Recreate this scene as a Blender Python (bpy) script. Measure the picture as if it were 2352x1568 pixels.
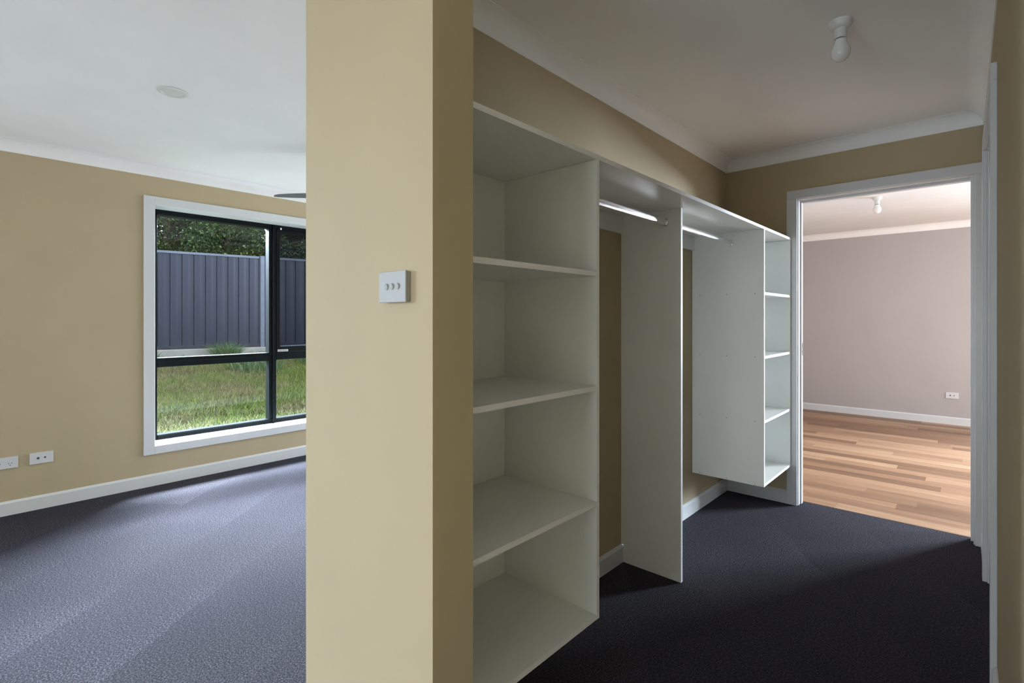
import bpy, bmesh, math, random
import numpy as np
from mathutils import Vector, Matrix

for o in list(bpy.data.objects):
    bpy.data.objects.remove(o, do_unlink=True)
S = bpy.context.scene
COL = S.collection

# ------------------------------------------------------------------ camera
cam_d = bpy.data.cameras.new('camera')
cam = bpy.data.objects.new('camera', cam_d)
COL.objects.link(cam)
cam.location = (0, 0, 1.25)
cam.rotation_euler = (math.radians(90), 0, math.radians(42.48))
cam_d.sensor_width = 36.0
cam_d.lens = 36.0 * 1168.5 / 2352.0
cam_d.shift_y = -53.0 / 2352.0
cam_d.clip_start = 0.01
cam_d.clip_end = 300
S.camera = cam

# ------------------------------------------------------------------ world (bright overcast sky)
W = bpy.data.worlds.new('overcast_sky')
S.world = W
W.use_nodes = True
wn = W.node_tree.nodes
bg = wn['Background']
bg.inputs['Color'].default_value = (0.86, 0.93, 1.0, 1)
bg.inputs['Strength'].default_value = 3.4

# ------------------------------------------------------------------ daylight through windows outside the frame, with added panels and fill lamps
def area_light(name, loc, rot, sx, sy, power, color):
    d = bpy.data.lights.new(name, 'AREA')
    d.shape = 'RECTANGLE'; d.size = sx; d.size_y = sy
    d.energy = power; d.color = color
    o = bpy.data.objects.new(name, d); COL.objects.link(o)
    o.location = loc; o.rotation_euler = rot
    return o
R90 = math.radians(90)
# second bedroom window, in the same wall as the one in view, left of the frame (light travels +X)
YB0 = -3.0
DAY = (0.735, 0.865, 1.0)
def aim(dx, dy, dz): return Vector((dx, dy, dz)).to_track_quat('-Z', 'Y').to_euler()
area_light('bedroom_window_daylight', (-4.78, -1.70, 1.20), (0, -R90, 0), 1.70, 1.70, 40, DAY)
area_light('bedroom_window_sky_panel', (-6.40, -2.10, 2.80), aim(1, 0.15, -0.5), 3.0, 2.6, 2900, DAY)  # unseen lamp panel added outside that window to brighten floor and stub wall
# unseen lamp panel added above the window in view, brightening the bedroom carpet
area_light('window_sky_panel', (-6.50, 2.00, 3.15), aim(1, -0.1, -0.12), 2.6, 1.0, 6000, DAY)
# fill lamp added behind the viewer to lift the dressing room (light travels +Y)
area_light('rear_fill', (-0.95, YB0 - 0.02, 1.05), (R90, 0, 0), 1.40, 1.50, 34, DAY)
# fill lamp in an added door hidden behind the robe wall (light travels -Y)
area_light('bedroom_end_fill', (-3.20, 3.895, 1.07), (-R90, 0, 0), 1.90, 2.00, 35, DAY)
# room beyond the doorway: side window (light travels -X) and glass door in its end wall right of the view (light travels -Y)
area_light('far_room_window_daylight', (3.36, 5.95, 1.20), (0, R90, 0), 1.80, 2.40, 12, DAY)
area_light('far_room_door_daylight', (2.40, 8.00, 1.10), (-R90, 0, 0), 1.30, 2.00, 40, DAY)
area_light('far_room_door_sky_panel', (3.20, 9.40, 2.35), aim(-0.5, -0.85, -0.28), 2.6, 2.6, 4200, DAY)  # added lamp panel beyond the glass door, aimed through it into the dressing room

S.view_settings.view_transform = 'Standard'
S.view_settings.look = 'None'
S.view_settings.exposure = 0.0
S.view_settings.gamma = 1.0
S.view_settings.use_curve_mapping = False

# ------------------------------------------------------------------ materials
def new_mat(name):
    m = bpy.data.materials.new(name); m.use_nodes = True
    nt = m.node_tree
    return m, nt, nt.nodes['Principled BSDF']

def link(nt, a, b): nt.links.new(a, b)

def ramp(nt, fac, stops):
    r = nt.nodes.new('ShaderNodeValToRGB')
    while len(r.color_ramp.elements) < len(stops): r.color_ramp.elements.new(0.5)
    for e, (p, c) in zip(r.color_ramp.elements, stops):
        e.position = p; e.color = (*c, 1)
    link(nt, fac, r.inputs['Fac'])
    return r.outputs['Color']

def texco(nt, kind='Object', scale=(1, 1, 1), rot=(0, 0, 0)):
    t = nt.nodes.new('ShaderNodeTexCoord')
    mp = nt.nodes.new('ShaderNodeMapping')
    mp.inputs['Scale'].default_value = scale
    mp.inputs['Rotation'].default_value = rot
    link(nt, t.outputs[kind], mp.inputs['Vector'])
    return mp.outputs['Vector']

def noise(nt, vec, scale, detail=2, rough=0.5):
    n = nt.nodes.new('ShaderNodeTexNoise')
    n.inputs['Scale'].default_value = scale
    n.inputs['Detail'].default_value = detail
    n.inputs['Roughness'].default_value = rough
    if vec is not None: link(nt, vec, n.inputs['Vector'])
    return n.outputs['Fac']

def bump(nt, b, height, strength=0.2, dist=0.002):
    n = nt.nodes.new('ShaderNodeBump')
    n.inputs['Strength'].default_value = strength
    n.inputs['Distance'].default_value = dist
    link(nt, height, n.inputs['Height'])
    link(nt, n.outputs['Normal'], b.inputs['Normal'])

def paint(name, col, rough=0.6, spec=0.3, var=0.02, bscale=220, bstr=0.06):
    m, nt, b = new_mat(name)
    v = texco(nt)
    f = noise(nt, v, 3.0, 3)
    lo = tuple(c * (1 - var) for c in col); hi = tuple(min(1, c * (1 + var)) for c in col)
    link(nt, ramp(nt, f, [(0.3, lo), (0.7, hi)]), b.inputs['Base Color'])
    b.inputs['Roughness'].default_value = rough
    b.inputs['Specular IOR Level'].default_value = spec
    bump(nt, b, noise(nt, v, bscale, 2), bstr, 0.0006)
    return m

M = {}
M['wall'] = paint('beige_wall_paint', (0.49, 0.398, 0.260), 0.75, 0.2)
M['wall_far'] = paint('blush_wall_paint', (0.46, 0.42, 0.41), 0.55, 0.3)
M['ceiling'] = paint('ceiling_white', (0.92, 0.91, 0.90), 0.8, 0.2)
M['ceiling_far'] = paint('far_ceiling_dimmed', (0.78, 0.78, 0.78), 0.8, 0.2)  # same white as the other ceiling, darkened because this room is overlit
M['trim'] = paint('white_gloss_trim', (0.68, 0.685, 0.69), 0.32, 0.5, 0.01, 60, 0.03)
M['melamine'] = paint('white_melamine', (0.83, 0.84, 0.81), 0.28, 0.5, 0.01, 400, 0.02)
M['melamine_edge'] = paint('white_melamine_edge', (0.86, 0.86, 0.85), 0.35, 0.5, 0.01, 400, 0.02)
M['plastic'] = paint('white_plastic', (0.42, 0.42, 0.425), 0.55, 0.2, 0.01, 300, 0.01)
M['fitting'] = paint('white_fitting', (0.74, 0.74, 0.73), 0.35, 0.5, 0.01, 300, 0.01)
M['outlet'] = paint('white_outlet_plastic', (0.66, 0.66, 0.67), 0.45, 0.3, 0.01, 300, 0.01)
M['black_frame'] = paint('black_powder_coat', (0.004, 0.006, 0.007), 0.45, 0.12, 0.05, 400, 0.05)
M['dark_metal'] = paint('charcoal_fan', (0.16, 0.17, 0.175), 0.4, 0.5, 0.03, 300, 0.02)
M['socket_dark'] = paint('socket_dark', (0.03, 0.03, 0.035), 0.5, 0.3, 0.02, 300, 0.02)
M['screw'] = paint('screw_cap_grey', (0.42, 0.43, 0.44), 0.5, 0.4, 0.02, 300, 0.02)
M['sticker'] = paint('pale_label', (0.62, 0.62, 0.60), 0.5, 0.3, 0.02, 300, 0.02)
M['concrete'] = paint('concrete', (0.26, 0.26, 0.25), 0.85, 0.2, 0.15, 40, 0.4)
M['bark'] = paint('bark', (0.09, 0.065, 0.045), 0.9, 0.2, 0.3, 30, 0.6)
M['absorber'] = paint('dark_absorber', (0.035, 0.036, 0.040), 0.8, 0.2, 0.05, 60, 0.2)  # dark tone chosen to soak up bounced light outside
M['door_paint'] = paint('door_white', (0.72, 0.72, 0.72), 0.4, 0.5, 0.01, 60, 0.03)

m, nt, b = new_mat('chrome_rail'); M['chrome'] = m
b.inputs['Metallic'].default_value = 1.0
b.inputs['Roughness'].default_value = 0.16
v = texco(nt, 'Object', (1, 400, 1))
link(nt, ramp(nt, noise(nt, v, 3.0, 1), [(0.3, (0.80, 0.81, 0.83)), (0.7, (0.88, 0.88, 0.90))]), b.inputs['Base Color'])

m, nt, b = new_mat('opal_bulb_glass'); M['bulb'] = m
b.inputs['Roughness'].default_value = 0.12
b.inputs['Subsurface Weight'].default_value = 0.2
b.inputs['Subsurface Radius'].default_value = (0.02, 0.02, 0.02)
link(nt, ramp(nt, noise(nt, texco(nt), 20, 1), [(0.3, (0.80, 0.80, 0.79)), (0.7, (0.84, 0.84, 0.83))]), b.inputs['Base Color'])

# carpet: charcoal-blue cut pile with vacuum tracks (sheen of the leaning pile painted into the colour)
m, nt, b = new_mat('charcoal_carpet'); M['carpet'] = m
v = texco(nt)
fine = noise(nt, v, 150, 3, 0.7)
speck = noise(nt, v, 330, 2, 0.6)
wob = nt.nodes.new('ShaderNodeTexNoise'); wob.inputs['Scale'].default_value = 1.3; link(nt, v, wob.inputs['Vector'])
mixv = nt.nodes.new('ShaderNodeMix'); mixv.data_type = 'VECTOR'; mixv.inputs['Factor'].default_value = 0.16
link(nt, v, mixv.inputs[4]); link(nt, wob.outputs['Color'], mixv.inputs[5])
mp = nt.nodes.new('ShaderNodeMapping'); mp.inputs['Rotation'].default_value = (0, 0, math.radians(-127))
link(nt, mixv.outputs[1], mp.inputs['Vector'])
def mth(op, a_, b_=None, c_=None):
    n = nt.nodes.new('ShaderNodeMath'); n.operation = op
    for i_, q in enumerate((a_, b_, c_)):
        if q is None: continue
        if isinstance(q, (int, float)): n.inputs[i_].default_value = q
        else: link(nt, q, n.inputs[i_])
    return n.outputs[0]
sx = nt.nodes.new('ShaderNodeSeparateXYZ'); link(nt, mp.outputs['Vector'], sx.inputs[0])
vr = mth('MULTIPLY', sx.outputs['Y'], 1 / 0.40)          # strokes of the vacuum cleaner
row = mth('FLOOR', vr); fv = mth('FRACT', vr)
wn1 = nt.nodes.new('ShaderNodeTexWhiteNoise'); wn1.noise_dimensions = '1D'; link(nt, row, wn1.inputs['W'])
ur = mth('ADD', mth('MULTIPLY', sx.outputs['X'], 1 / 1.25), mth('MULTIPLY', wn1.outputs['Value'], 7.0))
colm = mth('FLOOR', ur); fu = mth('FRACT', ur)
cv = nt.nodes.new('ShaderNodeCombineXYZ'); link(nt, row, cv.inputs[0]); link(nt, colm, cv.inputs[1])
wn2 = nt.nodes.new('ShaderNodeTexWhiteNoise'); wn2.noise_dimensions = '2D'; link(nt, cv.outputs[0], wn2.inputs['Vector'])
# painted pile sheen: brightest just inside one edge of a stroke, fading across it
edge = mth('POWER', mth('SUBTRACT', 1.0, fv), 3.0)
ends = mth('POWER', mth('SUBTRACT', 1.0, fu), 4.0)
strk = mth('ADD', mth('MULTIPLY', edge, 0.34), mth('MULTIPLY', ends, 0.22))
brkn = ramp(nt, noise(nt, v, 0.9, 2), [(0.40, (0.25, 0.25, 0.25)), (0.62, (1.0, 1.0, 1.0))])
tv = mth('ADD', mth('MULTIPLY', mth('ADD', strk, mth('MULTIPLY', wn2.outputs['Value'], 0.26)), brkn), 0.80)
tcol = nt.nodes.new('ShaderNodeCombineColor')
for i_ in range(3): link(nt, tv, tcol.inputs[i_])
soft = ramp(nt, noise(nt, v, 1.1, 2), [(0.35, (0.85, 0.85, 0.87)), (0.65, (1.12, 1.12, 1.10))])
mt_ = nt.nodes.new('ShaderNodeMix'); mt_.data_type = 'RGBA'; mt_.blend_type = 'MULTIPLY'; mt_.inputs['Factor'].default_value = 1.0
link(nt, tcol.outputs[0], mt_.inputs[6]); link(nt, soft, mt_.inputs[7])
tone = mt_.outputs[2]
basec = ramp(nt, fine, [(0.38, (0.0042, 0.0037, 0.0048)), (0.50, (0.0258, 0.0222, 0.0285)), (0.63, (0.088, 0.076, 0.091))])
mul = nt.nodes.new('ShaderNodeMix'); mul.data_type = 'RGBA'; mul.blend_type = 'MULTIPLY'; mul.inputs['Factor'].default_value = 1.0
link(nt, basec, mul.inputs[6]); link(nt, tone, mul.inputs[7])
link(nt, mul.outputs[2], b.inputs['Base Color'])
b.inputs['Roughness'].default_value = 0.95
b.inputs['Specular IOR Level'].default_value = 0.08
b.inputs['Sheen Weight'].default_value = 0.10
b.inputs['Sheen Tint'].default_value = (0.78, 0.80, 1.0, 1)
b.inputs['Sheen Roughness'].default_value = 0.5
addn = nt.nodes.new('ShaderNodeMath'); addn.operation = 'ADD'; link(nt, fine, addn.inputs[0]); link(nt, speck, addn.inputs[1])
bump(nt, b, addn.outputs[0], 0.8, 0.008)

# timber boards
m, nt, b = new_mat('oiled_timber'); M['timber'] = m
oi = nt.nodes.new('ShaderNodeObjectInfo')
v = texco(nt, 'Object', (0.8, 30, 30))
off = nt.nodes.new('ShaderNodeVectorMath'); off.operation = 'ADD'
sc = nt.nodes.new('ShaderNodeMath'); sc.operation = 'MULTIPLY'; sc.inputs[1].default_value = 97.0
link(nt, oi.outputs['Random'], sc.inputs[0])
link(nt, v, off.inputs[0]); link(nt, sc.outputs[0], off.inputs[1])
g = noise(nt, off.outputs[0], 2.2, 4, 0.6)
tintc = ramp(nt, oi.outputs['Random'], [(0.0, (0.20, 0.105, 0.058)), (0.35, (0.31, 0.172, 0.098)), (0.7, (0.38, 0.222, 0.130)), (1.0, (0.46, 0.290, 0.175))])
gr = ramp(nt, g, [(0.25, (0.62, 0.57, 0.53)), (0.5, (1.0, 1.0, 1.0)), (0.75, (1.26, 1.30, 1.34))])
mul = nt.nodes.new('ShaderNodeMix'); mul.data_type = 'RGBA'; mul.blend_type = 'MULTIPLY'; mul.inputs['Factor'].default_value = 1.0
link(nt, tintc, mul.inputs[6]); link(nt, gr, mul.inputs[7]); link(nt, mul.outputs[2], b.inputs['Base Color'])
b.inputs['Roughness'].default_value = 0.42
b.inputs['Specular IOR Level'].default_value = 0.35
bump(nt, b, g, 0.05, 0.001)
M['subfloor'] = paint('subfloor_dark', (0.10, 0.06, 0.035), 0.8, 0.2)

# glass panes
def thin_glass(name, tint, gloss):
    m, nt, b = new_mat(name)
    nt.nodes.remove(b)
    out = nt.nodes['Material Output']
    tr = nt.nodes.new('ShaderNodeBsdfTransparent'); tr.inputs['Color'].default_value = (*tint, 1)
    gl = nt.nodes.new('ShaderNodeBsdfGlossy'); gl.inputs['Roughness'].default_value = 0.02
    mx = nt.nodes.new('ShaderNodeMixShader')
    mx.inputs['Fac'].default_value = gloss
    link(nt, tr.outputs[0], mx.inputs[1]); link(nt, gl.outputs[0], mx.inputs[2])
    link(nt, mx.outputs[0], out.inputs['Surface'])
    return m
M['glass'] = thin_glass('window_glass', (0.97, 0.985, 0.98), 0.03)
# insect mesh: fine black weave seen as a veil
m, nt, b = new_mat('insect_mesh'); M['mesh'] = m
nt.nodes.remove(b); out = nt.nodes['Material Output']
tr = nt.nodes.new('ShaderNodeBsdfTransparent')
df = nt.nodes.new('ShaderNodeBsdfDiffuse'); df.inputs['Color'].default_value = (0.01, 0.01, 0.012, 1)
mx = nt.nodes.new('ShaderNodeMixShader'); mx.inputs['Fac'].default_value = 0.42
link(nt, tr.outputs[0], mx.inputs[1]); link(nt, df.outputs[0], mx.inputs[2]); link(nt, mx.outputs[0], out.inputs['Surface'])

# colour-coated steel fence
m, nt, b = new_mat('slate_steel'); M['fence'] = m
v = texco(nt, 'Object', (1, 1, 0.3))
link(nt, ramp(nt, noise(nt, v, 4, 3), [(0.3, (0.020, 0.024, 0.044)), (0.7, (0.027, 0.031, 0.054))]), b.inputs['Base Color'])
b.inputs['Roughness'].default_value = 0.40; b.inputs['Specular IOR Level'].default_value = 0.22
m, nt, b = new_mat('pale_slate_steel'); M['fence_rail'] = m
link(nt, ramp(nt, noise(nt, texco(nt), 6, 3), [(0.3, (0.075, 0.09, 0.135)), (0.7, (0.10, 0.12, 0.17))]), b.inputs['Base Color'])
b.inputs['Roughness'].default_value = 0.4

# ground and grass
m, nt, b = new_mat('lawn_soil'); M['soil'] = m
link(nt, ramp(nt, noise(nt, texco(nt), 2.5, 5, 0.65), [(0.30, (0.040, 0.055, 0.015)), (0.5, (0.075, 0.08, 0.03)), (0.7, (0.13, 0.11, 0.06))]), b.inputs['Base Color'])
b.inputs['Roughness'].default_value = 0.95

def blade_mat(name, stops, patch=None):
    m, nt, b = new_mat(name)
    geo = nt.nodes.new('ShaderNodeNewGeometry')
    c = ramp(nt, geo.outputs['Random Per Island'], stops)
    if patch:
        f = noise(nt, texco(nt), 1.3, 4, 0.6)
        rr = ramp(nt, f, [(0.42, (0, 0, 0)), (0.60, (1, 1, 1))])
        mx = nt.nodes.new('ShaderNodeMix'); mx.data_type = 'RGBA'
        c2 = ramp(nt, geo.outputs['Random Per Island'], patch)
        link(nt, rr, mx.inputs['Factor']); link(nt, c, mx.inputs[6]); link(nt, c2, mx.inputs[7])
        c = mx.outputs[2]
    link(nt, c, b.inputs['Base Color'])
    b.inputs['Roughness'].default_value = 0.55
    b.inputs['Specular IOR Level'].default_value = 0.25
    return m
M['grass'] = blade_mat('lawn_blades', [(0.0, (0.035, 0.065, 0.010)), (0.5, (0.095, 0.155, 0.018)), (0.85, (0.165, 0.205, 0.030)), (1.0, (0.23, 0.20, 0.09))],
                       [(0.0, (0.060, 0.065, 0.020)), (0.5, (0.13, 0.125, 0.045)), (1.0, (0.26, 0.22, 0.12))])
M['tussock'] = blade_mat('tussock_blades', [(0.0, (0.025, 0.075, 0.025)), (0.6, (0.065, 0.14, 0.05)), (1.0, (0.16, 0.22, 0.11))])
M['leaf_a'] = blade_mat('evergreen_leaves', [(0.0, (0.006, 0.016, 0.005)), (0.6, (0.022, 0.052, 0.013)), (0.9, (0.075, 0.125, 0.035)), (1.0, (0.20, 0.27, 0.12))])
M['leaf_b'] = blade_mat('bright_leaves', [(0.0, (0.020, 0.050, 0.010)), (0.6, (0.060, 0.115, 0.022)), (1.0, (0.20, 0.25, 0.07))])

# ------------------------------------------------------------------ helpers
IDENT = Matrix.Identity(4)
class MB:
    """collects shapes in one bmesh; build() links it as one mesh object"""
    def __init__(self, xf=None): self.bm = bmesh.new(); self.xf = xf
    def box(self, a, b, bev=0.0, seg=1):
        (x0, y0, z0), (x1, y1, z1) = a, b
        vs = [self.bm.verts.new(p) for p in ((x0, y0, z0), (x1, y0, z0), (x1, y1, z0), (x0, y1, z0), (x0, y0, z1), (x1, y0, z1), (x1, y1, z1), (x0, y1, z1))]
        fs = [self.bm.faces.new([vs[i] for i in f]) for f in ((3, 2, 1, 0), (4, 5, 6, 7), (0, 1, 5, 4), (1, 2, 6, 5), (2, 3, 7, 6), (3, 0, 4, 7))]
        if bev > 0:
            es = list({e for f in fs for e in f.edges})
            bmesh.ops.bevel(self.bm, geom=es, offset=bev, segments=seg, profile=0.5, affect='EDGES')
        return self
    def prism(self, prof, p0, p1, n, up=Vector((0, 0, 1)), m0=0.0, m1=0.0):
        """sweep profile [(out, height)] from p0 to p1; n = outward; m = mitre factor"""
        p0, p1, n = Vector(p0), Vector(p1), Vector(n)
        t = (p1 - p0).normalized()
        A = [self.bm.verts.new(p0 + n * o + up * h + t * (m0 * o)) for o, h in prof]
        B = [self.bm.verts.new(p1 + n * o + up * h - t * (m1 * o)) for o, h in prof]
        k = len(prof)
        for i in range(k):
            j = (i + 1) % k
            self.bm.faces.new((A[i], A[j], B[j], B[i]))
        self.bm.faces.new(A[::-1]); self.bm.faces.new(B)
        return self
    def lathe(self, prof, c, axis='Z', seg=24, sx=1.0, sy=1.0):
        """revolve [(r, h)] about an axis through c"""
        c = Vector(c); rings = []
        for r, h in prof:
            ring = []
            if r < 1e-6:
                p = {'Z': (0, 0, h), 'X': (h, 0, 0), 'Y': (0, h, 0)}[axis]
                ring = [self.bm.verts.new(c + Vector(p))]
            else:
                for i in range(seg):
                    a = 2 * math.pi * i / seg; u, w = r * math.cos(a) * sx, r * math.sin(a) * sy
                    p = {'Z': (u, w, h), 'X': (h, u, w), 'Y': (u, h, w)}[axis]
                    ring.append(self.bm.verts.new(c + Vector(p)))
            rings.append(ring)
        for ra, rb in zip(rings, rings[1:]):
            for i in range(seg):
                j = (i + 1) % seg
                q = [ra[i % len(ra)], ra[j % len(ra)], rb[j % len(rb)], rb[i % len(rb)]]
                q = list(dict.fromkeys(q))
                if len(q) > 2: self.bm.faces.new(q)
        if len(rings[0]) > 1: self.bm.faces.new(rings[0][::-1])
        if len(rings[-1]) > 1: self.bm.faces.new(rings[-1])
        return self
    def build(self, name, mat, parent=None, smooth=False, loc=None):
        if self.xf is not None: self.bm.transform(self.xf)
        bmesh.ops.recalc_face_normals(self.bm, faces=self.bm.faces)
        me = bpy.data.meshes.new(name)
        if loc is not None: bmesh.ops.translate(self.bm, verts=self.bm.verts, vec=-Vector(loc))
        self.bm.to_mesh(me); self.bm.free()
        me.materials.append(mat)
        if smooth:
            for p in me.polygons: p.use_smooth = True
            try: me.set_sharp_from_angle(angle=math.radians(35))
            except Exception: pass
        o = bpy.data.objects.new(name, me); COL.objects.link(o)
        if loc is not None: o.location = loc
        if parent is not None:
            o.parent = parent
            o.matrix_parent_inverse = Matrix.Translation(-Vector(parent.location)) if loc is None or True else IDENT
        return o

def tag(o, label=None, cat=None, group=None, kind=None):
    if label: o['label'] = label
    if cat: o['category'] = cat
    if group: o['group'] = group
    if kind: o['kind'] = kind
    return o

def thing(name, loc, label, cat, group=None):
    o = bpy.data.objects.new(name, None); COL.objects.link(o); o.location = loc
    o.empty_display_size = 0.05
    return tag(o, label, cat, group)

def struct(o, label=None):
    o['kind'] = 'structure'
    if label: o['label'] = label
    return o

def sbox(name, a, b, mat, parent=None, bev=0.0, xf=None, smooth=False):
    return MB(xf).box(a, b, bev).build(name, mat, parent, smooth)

# ------------------------------------------------------------------ dimensions
CEIL = 2.385
XL = -4.55          # inner face of the window wall
YB = -3.00          # wall behind the camera
YD = 3.80           # wall with the doorway
XR0 = -1.357        # robe back wall, robe side
XRB = -1.469        # robe back wall, bedroom side
NX = -0.875         # nib end
NY0, NY1 = 0.70, 0.82
FY0, FY1 = 3.915, 7.92   # far room
FX0, FX1 = -2.05, 3.15

# the right-hand wall stands a hair out of parallel: local x=0 at YD
RW = Matrix.Translation((0.026, YD, 0)) @ Matrix.Rotation(math.atan(0.0151), 4, 'Z')
# in RW space: local y runs from 0 (doorway wall) to negative (towards and behind the camera)

# ------------------------------------------------------------------ floors, ceilings
struct(MB().box((XL - 0.24, YB - 0.2, -0.12), (0.45, FY0 - 0.006, 0.0)).build('floor', M['carpet']), 'charcoal blue cut pile carpet through bedroom and dressing room')
struct(MB().box((XL - 0.24, YB - 0.2, CEIL), (0.45, YD + 0.11, CEIL + 0.1)).build('ceiling', M['ceiling']), 'flat white plaster ceiling over bedroom and dressing room')
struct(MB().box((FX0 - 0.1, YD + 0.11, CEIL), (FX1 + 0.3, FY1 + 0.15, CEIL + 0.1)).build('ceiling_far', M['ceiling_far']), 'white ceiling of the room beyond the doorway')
ffl = struct(MB().box((FX0 - 0.1, FY0 + 0.0, -0.12), (FX1 + 0.3, FY1 + 0.1, -0.012)).build('floor_far', M['subfloor']), 'polished timber floor of the room beyond the doorway')

random.seed(7)
PW = 0.125
lens = [0.90, 1.22, 1.50, 1.83]
pmesh = {}
def plank_mesh(L):
    L = round(L, 3)
    if L not in pmesh:
        mb = MB().box((0, 0, -0.012), (L - 0.0006, PW - 0.0008, 0.0))
        bmesh.ops.recalc_face_normals(mb.bm, faces=mb.bm.faces)
        me = bpy.data.meshes.new('plank'); mb.bm.to_mesh(me); mb.bm.free()
        me.materials.append(M['timber']); pmesh[L] = me
    return pmesh[L]
PX0, PX1 = FX0, 1.9
rows = int((FY1 - FY0) / PW) + 1
nplank = 0
spill = MB()
for r in range(rows):
    y = FY0 + r * PW
    x = PX0; first = random.random()
    while x < PX1:
        L = random.choice(lens) if x > PX0 else round(0.25 + 0.1 * int(first * 9), 2)
        if x + L > -2.6 and x < 0.75 and nplank < 300:
            o = bpy.data.objects.new('plank', plank_mesh(L)); COL.objects.link(o)
            o.parent = ffl; o.location = (x, y, -random.random() * 0.0006); nplank += 1
        else:
            spill.box((x, y, -0.012), (x + L - 0.0012, y + PW - 0.0012, -0.0002))
        x += L
# boards of the far corners, out of view, joined
for (a, c_) in ((PX1 + 1.5, FX1),):
    for r in range(rows):
        spill.box((a, FY0 + r * PW, -0.012), (c_ - 0.0012, FY0 + (r + 1) * PW - 0.0012, -0.0002))
sp = spill.build('plank_remainder', M['timber'], ffl); sp['kind'] = 'stuff'

# ------------------------------------------------------------------ walls
WIN = (1.002, 2.86, 0.297, 2.099)      # window in view: y0 y1 z0 z1
WN2 = (-2.62, -0.78, 0.297, 2.099)     # its twin, left of the frame
mb = MB()
XO = XL - 0.24
def wall_x_holes(mb, x0, x1, y0, y1, z0, z1, holes):
    """solid wall in the YZ plane with rectangular holes (y0,y1,z0,z1), sorted by y"""
    y = y0
    for (a, b_, c_, d) in holes:
        mb.box((x0, y, z0), (x1, a, z1))
        if c_ > z0: mb.box((x0, a, z0), (x1, b_, c_))
        if d < z1: mb.box((x0, a, d), (x1, b_, z1))
        y = b_
    mb.box((x0, y, z0), (x1, y1, z1))
wall_x_holes(mb, XO, XL, YB - 0.1, YD + 0.11, 0, CEIL, [WN2, WIN])
struct(mb.build('wall_left', M['wall']), 'beige painted bedroom wall around the black framed window')
mb = MB(); mb.box((XO, YB - 0.1, 0), (-1.70, YB, CEIL)); mb.box((-1.70, YB - 0.1, 0), (-0.20, YB, 0.30)); mb.box((-1.70, YB - 0.1, 1.80), (-0.20, YB, CEIL)); mb.box((-0.20, YB - 0.1, 0), (0.45, YB, CEIL))  # opening added for the rear fill lamp
struct(mb.build('wall_back', M['wall']), 'beige bedroom wall behind the viewer')
mb = MB(); mb.box((XRB, NY0, 0), (NX, NY1, CEIL)); mb.box((XRB, NY1, 0), (XR0, YD, CEIL))
struct(mb.build('wall_middle', M['wall']), 'beige stub wall between bedroom and dressing room, with three gang switch')
mb = MB(); wall_x_holes(mb, XO - 0.02, XO - 0.0005, YB - 0.1, YD + 0.11, -0.3, CEIL + 0.25, [WN2, WIN])  # unseen dark skin added to cut light bounced onto fence and lawn
struct(mb.build('wall_outside_absorber', M['absorber']), 'unseen dark cladding of the house wall')
# doorway wall (x holes)
DX0, DX1, DZ = -0.890, -0.012, 2.047
mb = MB()
mb.box((XL, YD, 0), (-4.25, YD + 0.11, CEIL)); mb.box((-4.25, YD, 2.10), (-2.15, YD + 0.11, CEIL)); mb.box((-2.15, YD, 0), (DX0 - 0.02, YD + 0.11, CEIL))
mb.box((DX0 - 0.02, YD, DZ + 0.02), (DX1 + 0.02, YD + 0.11, CEIL)); mb.box((DX1 + 0.02, YD, 0), (0.45, YD + 0.11, CEIL))
struct(mb.build('wall_front', M['wall']), 'beige wall around the doorway to the timber floored room')
# right wall with a second door
R2Y0, R2Y1 = -0.500, -1.400         # opening, local y
mb = MB(RW)
mb.box((0, R2Y0, 0), (0.11, 0.0, CEIL)); mb.box((0, R2Y1, 2.05), (0.11, R2Y0, CEIL)); mb.box((0, YB - YD, 0), (0.11, R2Y1, CEIL))
struct(mb.build('wall_right', M['wall']), 'beige wall close by on the right')
# far room walls
mb = MB(); mb.box((FX0 - 0.1, FY1, 0), (1.70, FY1 + 0.1, CEIL)); mb.box((1.70, FY1, 2.15), (3.10, FY1 + 0.1, CEIL)); mb.box((3.10, FY1, 0), (FX1 + 0.3, FY1 + 0.1, CEIL))
struct(mb.build('wall_far', M['wall_far']), 'pale blush end wall seen through the doorway')
struct(MB().box((FX0 - 0.1, YD + 0.11, 0), (FX0, FY1, CEIL)).build('wall_far_left', M['wall_far']))
mb = MB(); wall_x_holes(mb, FX1, FX1 + 0.12, YD + 0.11, FY1, 0, CEIL, [(4.70, 7.20, 0.25, 2.15)])
struct(mb.build('wall_far_right', M['wall_far']))

# ------------------------------------------------------------------ cove cornices
cove = [(0.0, -0.075), (0.004, -0.075)]
for i in range(0, 9):
    a = math.radians(90 * i / 8)
    cove.append((0.004 + 0.068 * (1 - math.cos(a)), -0.071 + 0.068 * math.sin(a)))
cove += [(0.075, -0.003), (0.075, 0.0), (0.0, 0.0)]
def cornice(name, p0, p1, n, m0=1, m1=1, xf=None):
    o = MB(xf).prism(cove, (*p0, CEIL), (*p1, CEIL), (*n, 0), m0=m0, m1=m1).build(name, M['ceiling'], None, True)
    struct(o, 'white cove cornice')
cornice('trim_1', (XR0, NY1), (XR0, YD), (1, 0), 1, 1)
cornice('trim_2', (XR0, YD), (0.026, YD), (0, -1), 1, 1)
cornice('trim_3', (XL, YB), (XL, YD), (1, 0), 1, 1)
cornice('trim_4', (0, 0), (0, YB - YD), (-1, 0), 1, 1, RW)
cornice('trim_5', (NX, NY0), (NX, NY1), (1, 0), -1, -1)
cornice('trim_6', (XRB, NY0), (NX, NY0), (0, -1), -1, -1)
cornice('trim_7', (NX, NY1), (XR0, NY1), (0, 1), -1, 1)
cornice('trim_8', (XRB, YD), (XRB, NY0), (-1, 0), 1, -1)
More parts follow.
